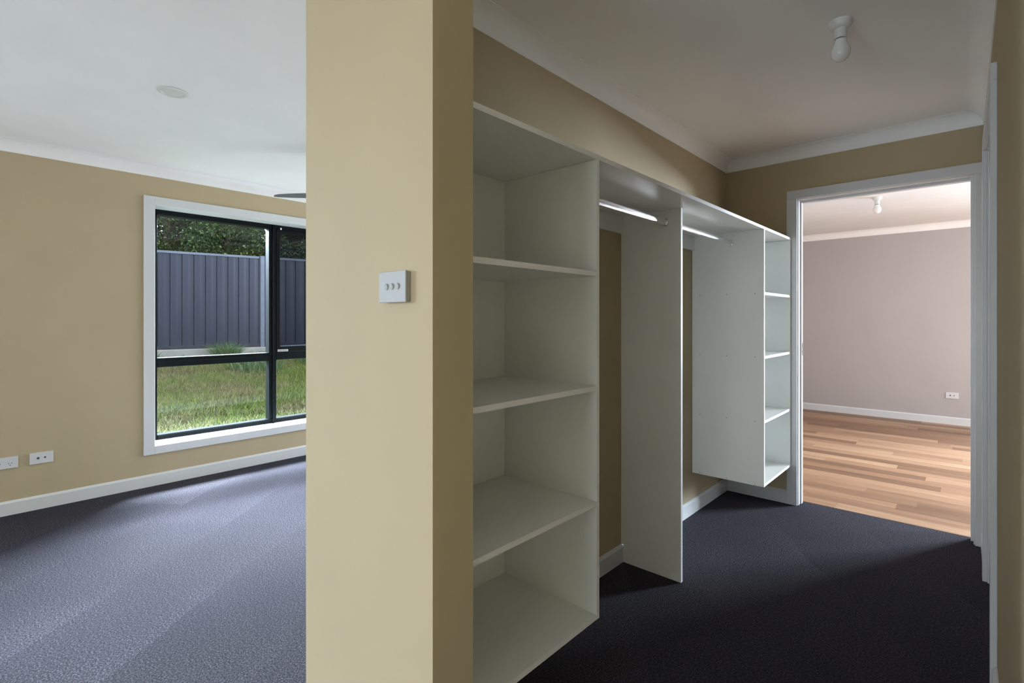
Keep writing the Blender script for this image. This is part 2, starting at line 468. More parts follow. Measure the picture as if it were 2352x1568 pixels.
cornice('trim_9', (XL, YD), (XRB, YD), (0, -1), 1, 1)
cornice('trim_10', (XL, YB), (0.128, YB), (0, 1), 1, 1)
cornice('trim_11', (FX0, FY1), (FX1, FY1), (0, -1), 1, 1)
cornice('trim_12', (FX1, FY1), (FX1, YD + 0.11), (-1, 0), 1, 1)

# ------------------------------------------------------------------ skirting boards
skirt = [(0.0, 0.0), (0.014, 0.0), (0.014, 0.076), (0.003, 0.089), (0.0, 0.089)]
def skirting(name, p0, p1, n, m0=0, m1=0, xf=None):
    o = MB(xf).prism(skirt, (*p0, 0), (*p1, 0), (*n, 0), m0=m0, m1=m1).build(name, M['trim'])
    struct(o, 'white skirting board')
skirting('baseboard_left', (XL, YB), (XL, YD), (1, 0), 1, 1)
skirting('baseboard_robe', (XR0, NY1), (XR0, YD), (1, 0), 1, 1)
skirting('baseboard_front', (XR0, YD), (-0.9525, YD), (0, -1), 1, 0)
skirting('baseboard_nib_front', (XRB, NY0), (NX, NY0), (0, -1), -1, -1)
skirting('baseboard_nib_end', (NX, NY0), (NX, NY1), (1, 0), -1, -1)
skirting('baseboard_nib_back', (NX, NY1), (XR0, NY1), (0, 1), -1, 1)
skirting('baseboard_middle', (XRB, YD), (XRB, NY0), (-1, 0), 1, -1)
skirting('baseboard_right_near', (0, YB - YD), (0, R2Y1 - 0.062), (-1, 0), 1, 0, RW)
skirting('baseboard_right_far', (0, R2Y0 + 0.062), (0, 0.0), (-1, 0), 0, 1, RW)
skirting('baseboard_bedroom_end', (-2.15, YD), (XRB, YD), (0, -1), 0, 1)
skirting('baseboard_back', (XL, YB), (0.128, YB), (0, 1), 1, 1)
skirting('baseboard_far', (FX0, FY1), (1.70, FY1), (0, -1), 1, 0)

# ------------------------------------------------------------------ doorway into the far room
door = struct(bpy.data.objects.new('door_1', None), 'white framed open doorway to the timber floored room'); COL.objects.link(door)
door.location = (-0.45, YD, 0)
AP = 0.018
sbox('architrave', (-0.9525, YD - AP, 0), (DX0, YD, DZ), M['trim'], door, 0.002)
sbox('architrave', (DX1, YD - AP, 0), (0.024, YD, DZ), M['trim'], door, 0.002)
sbox('architrave_head', (-0.9525, YD - AP, DZ), (0.024, YD, 2.105), M['trim'], door, 0.002)
# reveal linings, leaving a sliding-door slot between two strips
JY = YD + 0.115
sbox('jamb', (DX0 - 0.02, YD + 0.001, 0), (DX0 + 0.006, YD + 0.036, DZ + 0.004), M['trim'], door, 0.001)
sbox('jamb', (DX0 - 0.02, YD + 0.046, 0), (DX0 + 0.014, YD + 0.080, DZ + 0.004), M['trim'], door, 0.001)
sbox('jamb', (DX0 - 0.02, YD + 0.084, 0), (DX0 + 0.006, JY, DZ + 0.004), M['trim'], door, 0.001)
sbox('jamb', (DX1 - 0.006, YD + 0.001, 0), (DX1 + 0.02, JY, DZ + 0.004), M['trim'], door, 0.001)
sbox('door_stop', (DX1 - 0.018, YD + 0.050, 0), (DX1 - 0.006, YD + 0.085, DZ), M['trim'], door, 0.001)
sbox('jamb_head', (DX0 - 0.02, YD + 0.001, DZ - 0.004), (DX1 + 0.02, JY, DZ + 0.02), M['trim'], door, 0.001)
sbox('door_stop_head', (DX0, YD + 0.062, DZ - 0.018), (DX1, YD + 0.105, DZ - 0.004), M['trim'], door, 0.001)
st = sbox('strike_plate', (DX0 + 0.0135, YD + 0.054, 1.00), (DX0 + 0.0155, YD + 0.074, 1.085), M['chrome'], door, 0.0005)
for zz in (1.012, 1.052):
    sbox('latch_hole', (DX0 + 0.0150, YD + 0.060, zz), (DX0 + 0.0160, YD + 0.069, zz + 0.022), M['socket_dark'], st)

# far side architrave of the same doorway
sbox('architrave', (-0.9525, YD + 0.11, 0), (DX0, YD + 0.11 + AP, DZ), M['trim'], door, 0.002)
sbox('architrave', (DX1, YD + 0.11, 0), (0.05, YD + 0.11 + AP, DZ), M['trim'], door, 0.002)
sbox('architrave_head', (-0.9525, YD + 0.11, DZ), (0.05, YD + 0.11 + AP, 2.105), M['trim'], door, 0.002)

# ------------------------------------------------------------------ second door, in the right wall
d2 = struct(bpy.data.objects.new('door_2', None), 'white framed door in the right hand wall, seen edge on'); COL.objects.link(d2)
d2.location = RW @ Vector((0, -0.95, 0))
sbox('architrave', (-AP, R2Y1 - 0.058, 0), (0, R2Y1 + 0.002, 2.048), M['trim'], d2, 0.0015, RW)
sbox('architrave', (-AP, R2Y0 - 0.002, 0), (0, R2Y0 + 0.058, 2.048), M['trim'], d2, 0.0015, RW)
sbox('architrave_head', (-AP, R2Y1 - 0.058, 2.048), (0, R2Y0 + 0.058, 2.106), M['trim'], d2, 0.0015, RW)
sbox('jamb', (0, R2Y0 - 0.012, 0), (0.11, R2Y0 + 0.012, 2.05), M['trim'], d2, 0, RW)
sbox('jamb', (0, R2Y1 - 0.012, 0), (0.11, R2Y1 + 0.012, 2.05), M['trim'], d2, 0, RW)
sbox('jamb_head', (0, R2Y1, 2.035), (0.11, R2Y0, 2.055), M['trim'], d2, 0, RW)
sbox('door_leaf', (0.060, R2Y1 + 0.015, 0.008), (0.096, R2Y0 - 0.015, 2.033), M['door_paint'], d2, 0.002, RW)

# ------------------------------------------------------------------ window in view
def window(name, rect, label, full=True):
    y0, y1, z0, z1 = rect
    w = struct(bpy.data.objects.new(name, None), label); COL.objects.link(w)
    w.location = (XL, (y0 + y1) / 2, z0)
    T = 0.018; AW = 0.070
    # architraves on the room side
    sbox('architrave', (XL, y0 - AW, z0 - 0.061), (XL + T, y0, z1 + 0.062), M['trim'], w, 0.002)
    sbox('architrave', (XL, y1, z0 - 0.061), (XL + T, y1 + AW, z1 + 0.062), M['trim'], w, 0.002)
    sbox('architrave_head', (XL, y0, z1), (XL + T, y1, z1 + 0.062), M['trim'], w, 0.002)
    sbox('architrave_foot', (XL, y0, z0 - 0.061), (XL + T, y1, z0), M['trim'], w, 0.002)
    # reveal
    XF = XL - 0.145        # room face of the aluminium frame
    sbox('reveal', (XF - 0.01, y0 - 0.02, z0), (XL + 0.002, y0 + 0.004, z1), M['trim'], w)
    sbox('reveal', (XF - 0.01, y1 - 0.004, z0), (XL + 0.002, y1 + 0.02, z1), M['trim'], w)
    sbox('reveal_head', (XF - 0.01, y0, z1 - 0.002), (XL + 0.002, y1, z1 + 0.02), M['trim'], w)
    MB().prism([(0.002, 0.0), (0.002, -0.02), (-0.155, -0.02), (-0.155, 0.013)], (XL, y0, z0), (XL, y1, z0), (1, 0, 0)).build('sill', M['trim'], w)
    # aluminium frame
    X1, X0 = XF, XF - 0.075
    ym = (y0 + y1) / 2
    fz0, fz1 = z0 + 0.008, z1
    g = lambda n, a, b, p=w, bev=0.003: sbox(n, a, b, M['black_frame'], p, bev)
    g('frame_side', (X0, y0 + 0.004, fz0), (X1, y0 + 0.050, fz1))
    g('frame_side', (X0, y1 - 0.050, fz0), (X1, y1 - 0.004, fz1))
    g('frame_head', (X0, y0 + 0.050, fz1 - 0.042), (X1, y1 - 0.050, fz1))
    fs = g('frame_sill', (X0, y0 + 0.050, fz0), (X1, y1 - 0.050, fz0 + 0.040))
    g('glazing_bead', (X1 - 0.006, y0 + 0.050, fz0 + 0.018), (X1 + 0.004, y1 - 0.050, fz0 + 0.022), fs, 0.0008)
    mu = g('mullion', (X0, ym - 0.036, fz0 + 0.040), (X1, ym + 0.030, fz1 - 0.042))
    g('mullion_fin', (X1 - 0.002, ym - 0.005, fz0 - 0.003), (X1 + 0.014, ym + 0.007, fz1 - 0.004), mu, 0.002)
    tr = g('transom', (X0, y0 + 0.050, 0.869), (X1, ym - 0.036, 0.942))
    g('glazing_bead', (X1 - 0.004, y0 + 0.050, 0.912), (X1 + 0.004, ym - 0.036, 0.918), tr, 0.001)
    tr2 = g('transom', (X0, ym + 0.030, 0.874), (X1, y1 - 0.050, 0.942))
    # panes
    xg = (X0 + X1) / 2
    gp = lambda a, b: sbox('pane', (xg - 0.003, a[0], a[1]), (xg + 0.003, b[0], b[1]), M['glass'], w)
    gp((y0 + 0.050, 0.942), (ym - 0.036, fz1 - 0.042))
    gp((y0 + 0.050, fz0 + 0.040), (ym - 0.036, 0.869))
    gp((ym + 0.030, fz0 + 0.040), (y1 - 0.050, 0.874))
    # opening sash (upper right) with insect screen
    sy0, sy1, sz0, sz1 = ym + 0.030, y1 - 0.050, 0.942, fz1 - 0.042
    sash = g('sash', (X0 + 0.01, sy0, sz0), (X1 + 0.003, sy0 + 0.032, sz1))
    g('sash_rail', (X0 + 0.01, sy1 - 0.032, sz0), (X1 + 0.003, sy1, sz1), sash)
    g('sash_rail', (X0 + 0.01, sy0 + 0.032, sz0), (X1 + 0.003, sy1 - 0.032, sz0 + 0.054), sash)
    g('sash_rail', (X0 + 0.01, sy0 + 0.032, sz1 - 0.030), (X1 + 0.003, sy1 - 0.032, sz1), sash)
    sbox('pane', (xg - 0.003, sy0 + 0.032, sz0 + 0.054), (xg + 0.003, sy1 - 0.032, sz1 - 0.030), M['glass'], w)
    sbox('insect_screen', (X1 - 0.012, sy0 + 0.032, sz0 + 0.054), (X1 - 0.0115, sy1 - 0.032, sz1 - 0.030), M['mesh'], w)
    sbox('screen_bead', (X1 + 0.001, sy0 + 0.036, sz0 + 0.052), (X1 + 0.005, sy1 - 0.036, sz0 + 0.060), M['fence_rail'], sash, 0.001)
    lb = sbox('label', (X1 + 0.0031, sy0 + 0.010, 0.948), (X1 + 0.0036, sy0 + 0.105, 0.967), M['sticker'], w)
    lb['label'] = 'small pale printed label on the sash'
    for i in range(7):
        ya = sy0 + 0.018 + i * 0.0115
        sbox('print', (X1 + 0.0036, ya, 0.955), (X1 + 0.0038, ya + 0.007 + 0.002 * (i % 2), 0.960), M['socket_dark'], lb)
    lt = sbox('latch', (X1 + 0.003, sy0 + 0.030, sz1 - 0.002), (X1 + 0.014, sy0 + 0.044, sz1 + 0.018), M['chrome'], w, 0.002)
    return w
window('window_1', WIN, 'black aluminium window with white surround looking onto lawn and slate fence')
window('window_2', WN2, 'black aluminium window left of the view')

# far-room window frame (outside the view)
w3 = struct(bpy.data.objects.new('window_3', None), 'window of the far room'); COL.objects.link(w3); w3.location = (FX1, 5.95, 0.25)
sbox('architrave', (FX1 - 0.018, 4.64, 0.19), (FX1, 4.70, 2.21), M['trim'], w3)
sbox('architrave', (FX1 - 0.018, 7.20, 0.19), (FX1, 7.26, 2.21), M['trim'], w3)
sbox('architrave_head', (FX1 - 0.018, 4.70, 2.15), (FX1, 7.20, 2.21), M['trim'], w3)
sbox('architrave_foot', (FX1 - 0.018, 4.70, 0.19), (FX1, 7.20, 0.25), M['trim'], w3)

# sliding door frames outside the view
def slider(name, x0, x1, y, z1, label):
    w = struct(bpy.data.objects.new(name, None), label); COL.objects.link(w); w.location = ((x0 + x1) / 2, y, 0)
    for xa in (x0, (x0 + x1) / 2 - 0.025, x1 - 0.05):
        sbox('stile', (xa, y + 0.01, 0), (xa + 0.05, y + 0.06, z1), M['black_frame'], w)
    sbox('head_rail', (x0 + 0.05, y + 0.01, z1 - 0.05), (x1 - 0.05, y + 0.06, z1), M['black_frame'], w)
slider('door_3', -4.25, -2.15, YD, 2.10, 'unseen glass sliding door added in the bedroom end wall')  # added frame around the bedroom end fill lamp
slider('door_4', 1.70, 3.10, FY1, 2.15, 'glass sliding door in the far room end wall')

# ------------------------------------------------------------------ robe joinery
RF = -0.925        # front of shelves
RB = XR0 + 0.001   # back
T = 0.016
Z_TOP = 1.790
SH = [1.405, 1.028, 0.648, 0.275]     # tops of shelves
def board(name, a, b, parent, edges=()):
    """melamine board; edge banding strips as separate thin part on listed faces"""
    o = sbox(name, a, b, M['melamine'], parent, 0.0006)
    return o
def banding(parent, a, b):
    return sbox('edge_band', a, b, M['melamine_edge'], parent)

def shelf_unit(name, y0, y1, label, caps=False):
    u = thing(name, (RF, (y0 + y1) / 2, SH[3] - T), label, 'shelf unit', 'open shelf units of the wardrobe')
    zb, zt = SH[3] - T, Z_TOP - T - 0.0005
    EB = 0.0012
    sides = []
    for ya in (y0, y1 - T):
        s = board('side_panel', (RB, ya, zb), (RF - EB, ya + T, zt), u)
        banding(s, (RF - EB, ya, zb), (RF, ya + T, zt)); sides.append(s)
    for zt_ in SH:
        s = board('shelf', (RB + 0.016, y0 + T, zt_ - T), (RF - EB - 0.0005, y1 - T, zt_), u)
        banding(s, (RF - EB - 0.0005, y0 + T, zt_ - T), (RF - 0.0005, y1 - T, zt_))
    sbox('back_panel', (RB, y0 + T, zb), (RB + 0.015, y1 - T, zt), M['melamine'], u)
    if caps:
        for zc in [s - T / 2 for s in SH]:
            for xc in (RF - 0.05, RF - 0.215, RB + 0.05):
                MB().lathe([(0.0, -0.0006), (0.0035, -0.0006), (0.0035, 0.0002), (0.0, 0.0002)], (xc, y0, zc), 'Y', 10).build('screw_cap', M['screw'], sides[0])
    return u
U1 = (0.840, 1.4383)
U2 = (3.199, 3.7795)
shelf_unit('shelf_unit', U1[0], U1[1], 'white open shelf unit of four compartments beside the stub wall', False)
shelf_unit('shelf_unit', U2[0], U2[1], 'white open shelf unit hung clear of the carpet next to the doorway', True)

ts = thing('wardrobe_top_shelf', (RF, 2.3, Z_TOP), 'long white top shelf running along the whole wardrobe', 'shelf')
s = board('shelf_board', (RB, 0.825, Z_TOP - T), (RF - 0.0012, 3.7805, Z_TOP), ts)
banding(s, (RF - 0.0012, 0.825, Z_TOP - T), (RF, 3.7805, Z_TOP))
DV = (2.313, 2.330)
DF = -1.035
for ya, yb in ((U1[1] + 0.0005, DV[0] - 0.0005), (DV[1] + 0.0005, U2[0] - 0.0005)):
    sbox('back_rail', (RB, ya, 1.685), (RB + T, yb, Z_TOP - T - 0.0005), M['melamine'], ts, 0.0006)

dv = thing('wardrobe_divider', (DF, 2.32, 0), 'tall white divider panel standing on the carpet between the hanging spaces', 'panel')
mb = MB()
x0, x1 = XR0 + 0.0145, DF - 0.0012
mb.box((x0, DV[0], 0.0), (x1, DV[1], Z_TOP - T - 0.0005))
mb.box((RB, DV[0], 0.0895), (x0, DV[1], Z_TOP - T - 0.0005))
s = mb.build('panel', M['melamine'], dv)
banding(s, (DF - 0.0012, DV[0], 0), (DF, DV[1], Z_TOP - T - 0.0005))

def rail(y0, y1, label):
    xr, zr = -1.109, 1.713
    r = thing('hanging_rail', (xr, (y0 + y1) / 2, zr), label, 'rail', 'chrome hanging rails of the wardrobe')
    # oval tube
    prof = []
    hw, hh = 0.0075, 0.015
    for i in range(24):
        a = 2 * math.pi * i / 24
        cx = hw * math.copysign(abs(math.cos(a)) ** 0.75, math.cos(a)); cz = hh * math.copysign(abs(math.sin(a)) ** 0.75, math.sin(a))
        prof.append((cx, cz))
    MB().prism(prof, (xr, y0 + 0.004, zr), (xr, y1 - 0.004, zr), (1, 0, 0)).build('tube', M['chrome'], r, True)
    for ya, sg in ((y0, 1), (y1, -1)):
        e = MB().lathe([(0.0, 0.0), (0.0205, 0.0), (0.0205, 0.003), (0.018, 0.0045), (0.0, 0.0045)], (0, 0, 0), 'Y', 24, 0.62, 1.0)
        if sg < 0: bmesh.ops.scale(e.bm, vec=(1, -1, 1), verts=e.bm.verts)
        bmesh.ops.translate(e.bm, verts=e.bm.verts, vec=(xr, ya, zr))
        f = e.build('end_flange', M['chrome'], r, True)
        sbox('flange_cup', (xr - 0.0095, min(ya + sg * 0.0045, ya + sg * 0.012), zr - 0.018), (xr + 0.0095, max(ya + sg * 0.0045, ya + sg * 0.012), zr - 0.004), M['chrome'], f, 0.002)
rail(U1[1], DV[0], 'chrome hanging rail left of the tall divider panel')
rail(DV[1], U2[0], 'chrome hanging rail between the tall divider panel and the shelves by the doorway')

# ------------------------------------------------------------------ switch and outlets
def wall_plate_local(mb, w, h, t, bev=0.002):
    mb.box((-w / 2, 0, -h / 2), (w / 2, t, h / 2), bev); return mb
# three gang switch on the stub wall (faces -Y)
cx, cz = -1.0075, 1.3235
sw = thing('light_switch', (cx, NY0, cz), 'white three gang light switch on the beige stub wall', 'switch')
sbox('mounting_block', (cx - 0.0515, NY0 - 0.009, cz - 0.0345), (cx + 0.0515, NY0, cz + 0.0345), M['plastic'], sw, 0.001)
pl = sbox('face_plate', (cx - 0.0535, NY0 - 0.0145, cz - 0.0363), (cx + 0.0535, NY0 - 0.0092, cz + 0.0363), M['plastic'], sw, 0.0012)
for i in (-1, 0, 1):
    xx = cx + i * 0.0225 + 0.001
    k = MB().lathe([(0.0, 0.0), (0.0086, 0.0), (0.0086, -0.0012), (0.0074, -0.0012), (0.0074, -0.0004), (0.0, -0.0004)], (xx, NY0 - 0.0145, cz + 0.001), 'Y', 24).build('switch_ring', M['plastic'], pl, True)
    kb = MB().lathe([(0.0, 0.0), (0.0068, 0.0), (0.0064, -0.0024), (0.0, -0.0030)], (0, 0, 0), 'Y', 24)
    bmesh.ops.rotate(kb.bm, cent=(0, 0, 0), matrix=Matrix.Rotation(math.radians(9), 3, 'X'), verts=kb.bm.verts)
    bmesh.ops.translate(kb.bm, vec=(xx, NY0 - 0.0148, cz + 0.001), verts=kb.bm.verts)
    kb.build('rocker', M['chrome'] if False else M['plastic'], sw, True)

def outlet(name, origin, face, label, kind, group=None):
    """face = '+X' (window wall) or '-Y' (far wall); local u right as seen from the room"""
    ox, oy, oz = origin
    t = thing(name, origin, label, 'outlet', group)
    if face == '+X': P = lambda u, d, w: (ox + d, oy + u, oz + w)
    else: P = lambda u, d, w: (ox + u, oy - d, oz + w)
    def bx(nm, u0, u1, d0, d1, w0, w1, mat, par, bev=0):
        a, b_ = P(u0, d0, w0), P(u1, d1, w1)
        lo = tuple(min(p, q) for p, q in zip(a, b_)); hi = tuple(max(p, q) for p, q in zip(a, b_))
        return sbox(nm, lo, hi, mat, par, bev)
    def dsc(nm, u, w, r, d0, d1, mat, par, sy=1.0):
        ax = 'X' if face == '+X' else 'Y'; sg = 1 if face == '+X' else -1
        return MB().lathe([(0, sg * d0), (r, sg * d0), (r, sg * d1), (0, sg * d1)], P(u, 0, w), ax, 20, 1, sy).build(nm, mat, par, True)
    bx('base', -0.055, 0.055, 0, 0.004, -0.0345, 0.0345, M['outlet'], t)
    pl = bx('face_plate', -0.0580, 0.0580, 0.004, 0.0105, -0.0365, 0.0365, M['outlet'], t, 0.002)
    if kind == 'power':
        for c_ in (-0.030, 0.022):
            dsc('rocker', c_ + 0.002, 0.0215, 0.0075, 0.0105, 0.0135, M['outlet'], t, 0.55)
            for du, dw, rot in ((-0.0068, -0.003, 30), (0.0068, -0.003, -30), (0.0, -0.0155, 0)):
                sl = MB().box((-0.0012, -0.0003, -0.0042), (0.0012, 0.0004, 0.0042))
                ang = math.radians(rot)
                bmesh.ops.rotate(sl.bm, cent=(0, 0, 0), matrix=Matrix.Rotation(ang, 3, 'Y'), verts=sl.bm.verts)
                if face == '+X': bmesh.ops.rotate(sl.bm, cent=(0, 0, 0), matrix=Matrix.Rotation(math.radians(90), 3, 'Z'), verts=sl.bm.verts)
                bmesh.ops.translate(sl.bm, vec=P(c_ + du, 0.0107, dw), verts=sl.bm.verts)
                sl.build('pin_slot', M['socket_dark'], pl)
    else:
        r1 = dsc('coax_socket', -0.0165, 0.0, 0.0072, 0.0103, 0.0120, M['socket_dark'], t)
        dsc('coax_pin', -0.0165, 0.0, 0.0022, 0.0120, 0.0135, M['screw'], r1)
        bx('data_socket', 0.0115, 0.0225, 0.0103, 0.0110, -0.001, 0.0050, M['socket_dark'], t)
        bx('data_notch', 0.0140, 0.0200, 0.0103, 0.0110, -0.005, -0.0012, M['socket_dark'], t)
    return t
outlet('power_outlet', (XL, 0.2095, 0.3325), '+X', 'white double power outlet at the left edge of the bedroom wall', 'power', 'wall outlets')
outlet('data_outlet', (XL, 0.378, 0.3345), '+X', 'white antenna and data plate between the power outlet and the window', 'tv', 'wall outlets')
outlet('data_outlet', (-0.223, FY1, 0.343), '-Y', 'white antenna and data plate on the pale wall beyond the doorway', 'tv', 'wall outlets')

# ------------------------------------------------------------------ lamp holders with bulbs
def batten_lamp(loc, label):
    x, y = loc
    t = thing('bulb_fitting', (x, y, CEIL), label, 'light', 'bare bulbs in white batten holders')
    b_ = MB().lathe([(0.0, 0.0), (0.040, 0.0), (0.040, -0.006), (0.038, -0.016), (0.032, -0.024), (0.024, -0.029), (0.0, -0.029)], (x, y, CEIL), 'Z', 36).build('batten_base', M['fitting'], t, True)
    MB().lathe([(0.0, 0.0), (0.003, 0.0), (0.003, -0.0012), (0.0, -0.0012)], (x - 0.030, y + 0.004, CEIL - 0.0185), 'Z', 10).build('screw_hole', M['socket_dark'], b_)
    MB().lathe([(0.0, -0.029), (0.0205, -0.029), (0.0205, -0.060), (0.0215, -0.062), (0.0215, -0.066), (0.017, -0.066), (0.0, -0.066)], (x, y, CEIL), 'Z', 32).build('holder', M['fitting'], t, True)
    bl = MB().lathe([(0.0, -0.060), (0.016, -0.060), (0.016, -0.0695), (0.0, -0.0695)], (x, y, CEIL), 'Z', 24).build('bulb_cap', M['socket_dark'], t, True)
    MB().lathe([(0.0, -0.0695), (0.0190, -0.0695), (0.0200, -0.076), (0.0235, -0.088), (0.0290, -0.099), (0.0320, -0.110), (0.0325, -0.118), (0.0305, -0.130), (0.0255, -0.140), (0.0180, -0.147), (0.009, -0.1505), (0.0, -0.1515)], (x, y, CEIL), 'Z', 36).build('bulb', M['bulb'], t, True)
batten_lamp((-0.387, 2.285), 'bare white bulb in a batten holder on the dressing room ceiling')
batten_lamp((-0.697, 5.83), 'bare white bulb on the ceiling beyond the doorway')

# downlight in the bedroom
dx, dy = -2.975, 0.734
dl = thing('downlight', (dx, dy, CEIL), 'round white recessed downlight in the bedroom ceiling', 'light')
MB().lathe([(0.050, 0.004), (0.062, 0.0), (0.065, -0.001), (0.065, -0.004), (0.060, -0.0065), (0.052, -0.0065), (0.050, -0.004), (0.050, 0.004)], (dx, dy, CEIL), 'Z', 48).build('trim_ring', M['fitting'], dl, True)
MB().lathe([(0.0, -0.0035), (0.0495, -0.0035), (0.0495, -0.001), (0.0, -0.001)], (dx, dy, CEIL), 'Z', 48).build('diffuser', M['bulb'], dl, True)

# ceiling fan (hub behind the stub wall)
hx, hy, fz = -3.225, 1.965, 2.122
fan = thing('ceiling_fan', (hx, hy, CEIL), 'charcoal ceiling fan whose blade tip shows beside the stub wall', 'fan')
MB().lathe([(0, 0), (0.065, 0), (0.060, -0.03), (0.03, -0.05), (0, -0.05)], (hx, hy, CEIL), 'Z', 32).build('canopy', M['dark_metal'], fan, True)
MB().lathe([(0, -0.05), (0.012, -0.05), (0.012, -0.24), (0, -0.24)], (hx, hy, CEIL), 'Z', 16).build('downrod', M['dark_metal'], fan, True)
MB().lathe([(0, 0.055), (0.05, 0.05), (0.085, 0.03), (0.092, 0.0), (0.085, -0.03), (0.05, -0.045), (0, -0.048)], (hx, hy, fz), 'Z', 32).build('motor', M['dark_metal'], fan, True)
base_a = math.atan2(-0.6753 * 1.0, -0.7375 * 1.0)
for k in range(3):
    a = base_a + k * 2 * math.pi / 3
    mb = MB()
    pts = [(0.07, 0.03), (0.16, 0.050), (0.40, 0.062), (0.52, 0.050), (0.60, 0.034), (0.640, 0.012), (0.648, -0.004), (0.62, -0.018), (0.52, -0.036), (0.40, -0.046), (0.16, -0.045), (0.07, -0.03)]
    tl = math.radians(1.5)
    top = [mb.bm.verts.new((r, w * math.cos(tl), 0.004 + w * math.sin(tl))) for r, w in pts]
    bot = [mb.bm.verts.new((r, w * math.cos(tl), -0.004 + w * math.sin(tl))) for r, w in pts]
    mb.bm.faces.new(top); mb.bm.faces.new(bot[::-1])
    n = len(pts)
    for i in range(n): mb.bm.faces.new((top[i], bot[i], bot[(i + 1) % n], top[(i + 1) % n]))
    mb.bm.transform(Matrix.Translation((hx, hy, fz)) @ Matrix.Rotation(a, 4, 'Z'))
    mb.build('blade', M['dark_metal'], fan)

# ------------------------------------------------------------------ garden
def gz(x):      # lawn rises from the house to the fence
    return -0.15 + (-4.8 - x) * 0.0985
gm = MB()
NXG, NYG = 14, 20
gv = {}
random.seed(3)
for i in range(NXG + 1):
    for j in range(NYG + 1):
        x = -4.79 - i * (26.0 / NXG) ; y = -8 + j * 2.0
        zz = gz(x) if x > -11.6 else gz(-11.6) - 0.02 * (-11.6 - x)
        gv[i, j] = gm.bm.verts.new((x, y, zz))
for i in range(NXG):
    for j in range(NYG):
        gm.bm.faces.new((gv[i, j], gv[i + 1, j], gv[i + 1, j + 1], gv[i, j + 1]))
struct(gm.build('ground', M['soil']), 'rough lawn rising towards the fence')

FO = Vector((-11.03, 2.47, 0)); FD = Vector((0.2080, 0.9781, 0)).normalized(); FN = Vector((FD.y, -FD.x, 0))   # FN points to the house
FZ0, FZ1 = 0.695, 2.495
def FP(s, out, z): return FO + FD * s + FN * out + Vector((0, 0, z))
fence = thing('steel_fence', FP(0, 0, FZ0), 'slate blue corrugated steel fence behind the lawn', 'fence')
def fbox(name, s0, s1, o0, o1, z0, z1, mat, parent, bev=0):
    mb = MB(); mb.box((s0, o0, z0), (s1, o1, z1), bev)
    mt = Matrix((( FD.x, FN.x, 0, FO.x), (FD.y, FN.y, 0, FO.y), (0, 0, 1, 0), (0, 0, 0, 1)))
    mb.bm.transform(mt)
    return mb.build(name, mat, parent)
BAY = 2.365; POST0 = 1.752
pan = 0.1756
for bayi in range(-3, 4):
    s0 = POST0 + bayi * BAY; s1 = s0 + BAY
    po = fbox('post', s0 - 0.046, s0 + 0.030, -0.030, 0.036, 0.45, FZ1 + 0.012, M['fence_rail'], fence, 0.003)
    fbox('post_channel', s0 - 0.068, s0 - 0.047, -0.026, 0.030, 0.45, FZ1 + 0.012, M['fence'], po, 0.003)
    fbox('post_channel', s0 + 0.031, s0 + 0.062, -0.026, 0.030, 0.45, FZ1 + 0.012, M['fence'], po, 0.003)
    fbox('top_rail', s0 + 0.063, s1 - 0.069, -0.028, 0.030, FZ1 - 0.045, FZ1, M['fence_rail'], fence, 0.004)
    fbox('bottom_rail', s0 + 0.063, s1 - 0.069, -0.028, 0.030, FZ0 - 0.005, FZ0 + 0.045, M['fence'], fence, 0.004)
    # three profiled sheets
    for q in range(3):
        a = s0 + 0.055 + q * (s1 - s0 - 0.115) / 3; b_ = s0 + 0.055 + (q + 1) * (s1 - s0 - 0.115) / 3
        pw = (b_ - a) / 4
        prof = []
        for k in range(4):
            p = a + k * pw
            prof += [(p, 0.000), (p + 0.008, 0.021), (p + pw * 0.42, 0.0185), (p + pw * 0.55, 0.0165), (p + pw * 0.66, 0.0130), (p + pw * 0.80, 0.0105), (p + pw - 0.005, 0.009)]
        prof.append((b_, 0.000))
        mb = MB()
        lo = [mb.bm.verts.new(FP(s_, o_ - 0.004, FZ0 + 0.02)) for s_, o_ in prof]
        hi = [mb.bm.verts.new(FP(s_, o_ - 0.004, FZ1 - 0.02)) for s_, o_ in prof]
        for i in range(len(prof) - 1): mb.bm.faces.new((lo[i], lo[i + 1], hi[i + 1], hi[i]))
        lo2 = [mb.bm.verts.new(FP(s_, o_ - 0.006, FZ0 + 0.02)) for s_, o_ in prof]
        hi2 = [mb.bm.verts.new(FP(s_, o_ - 0.006, FZ1 - 0.02)) for s_, o_ in prof]
        for i in range(len(prof) - 1): mb.bm.faces.new((lo2[i], hi2[i], hi2[i + 1], lo2[i + 1]))
        mb.build('fence_sheet', M['fence'], fence)
# concrete plinth under the fence
pl = fbox('concrete_plinth', -6.2, 10.0, -0.12, 0.10, 0.25, FZ0 - 0.02, M['concrete'], None, 0.01)
tag(pl, 'low pale concrete plinth running under the steel fence', 'kerb')

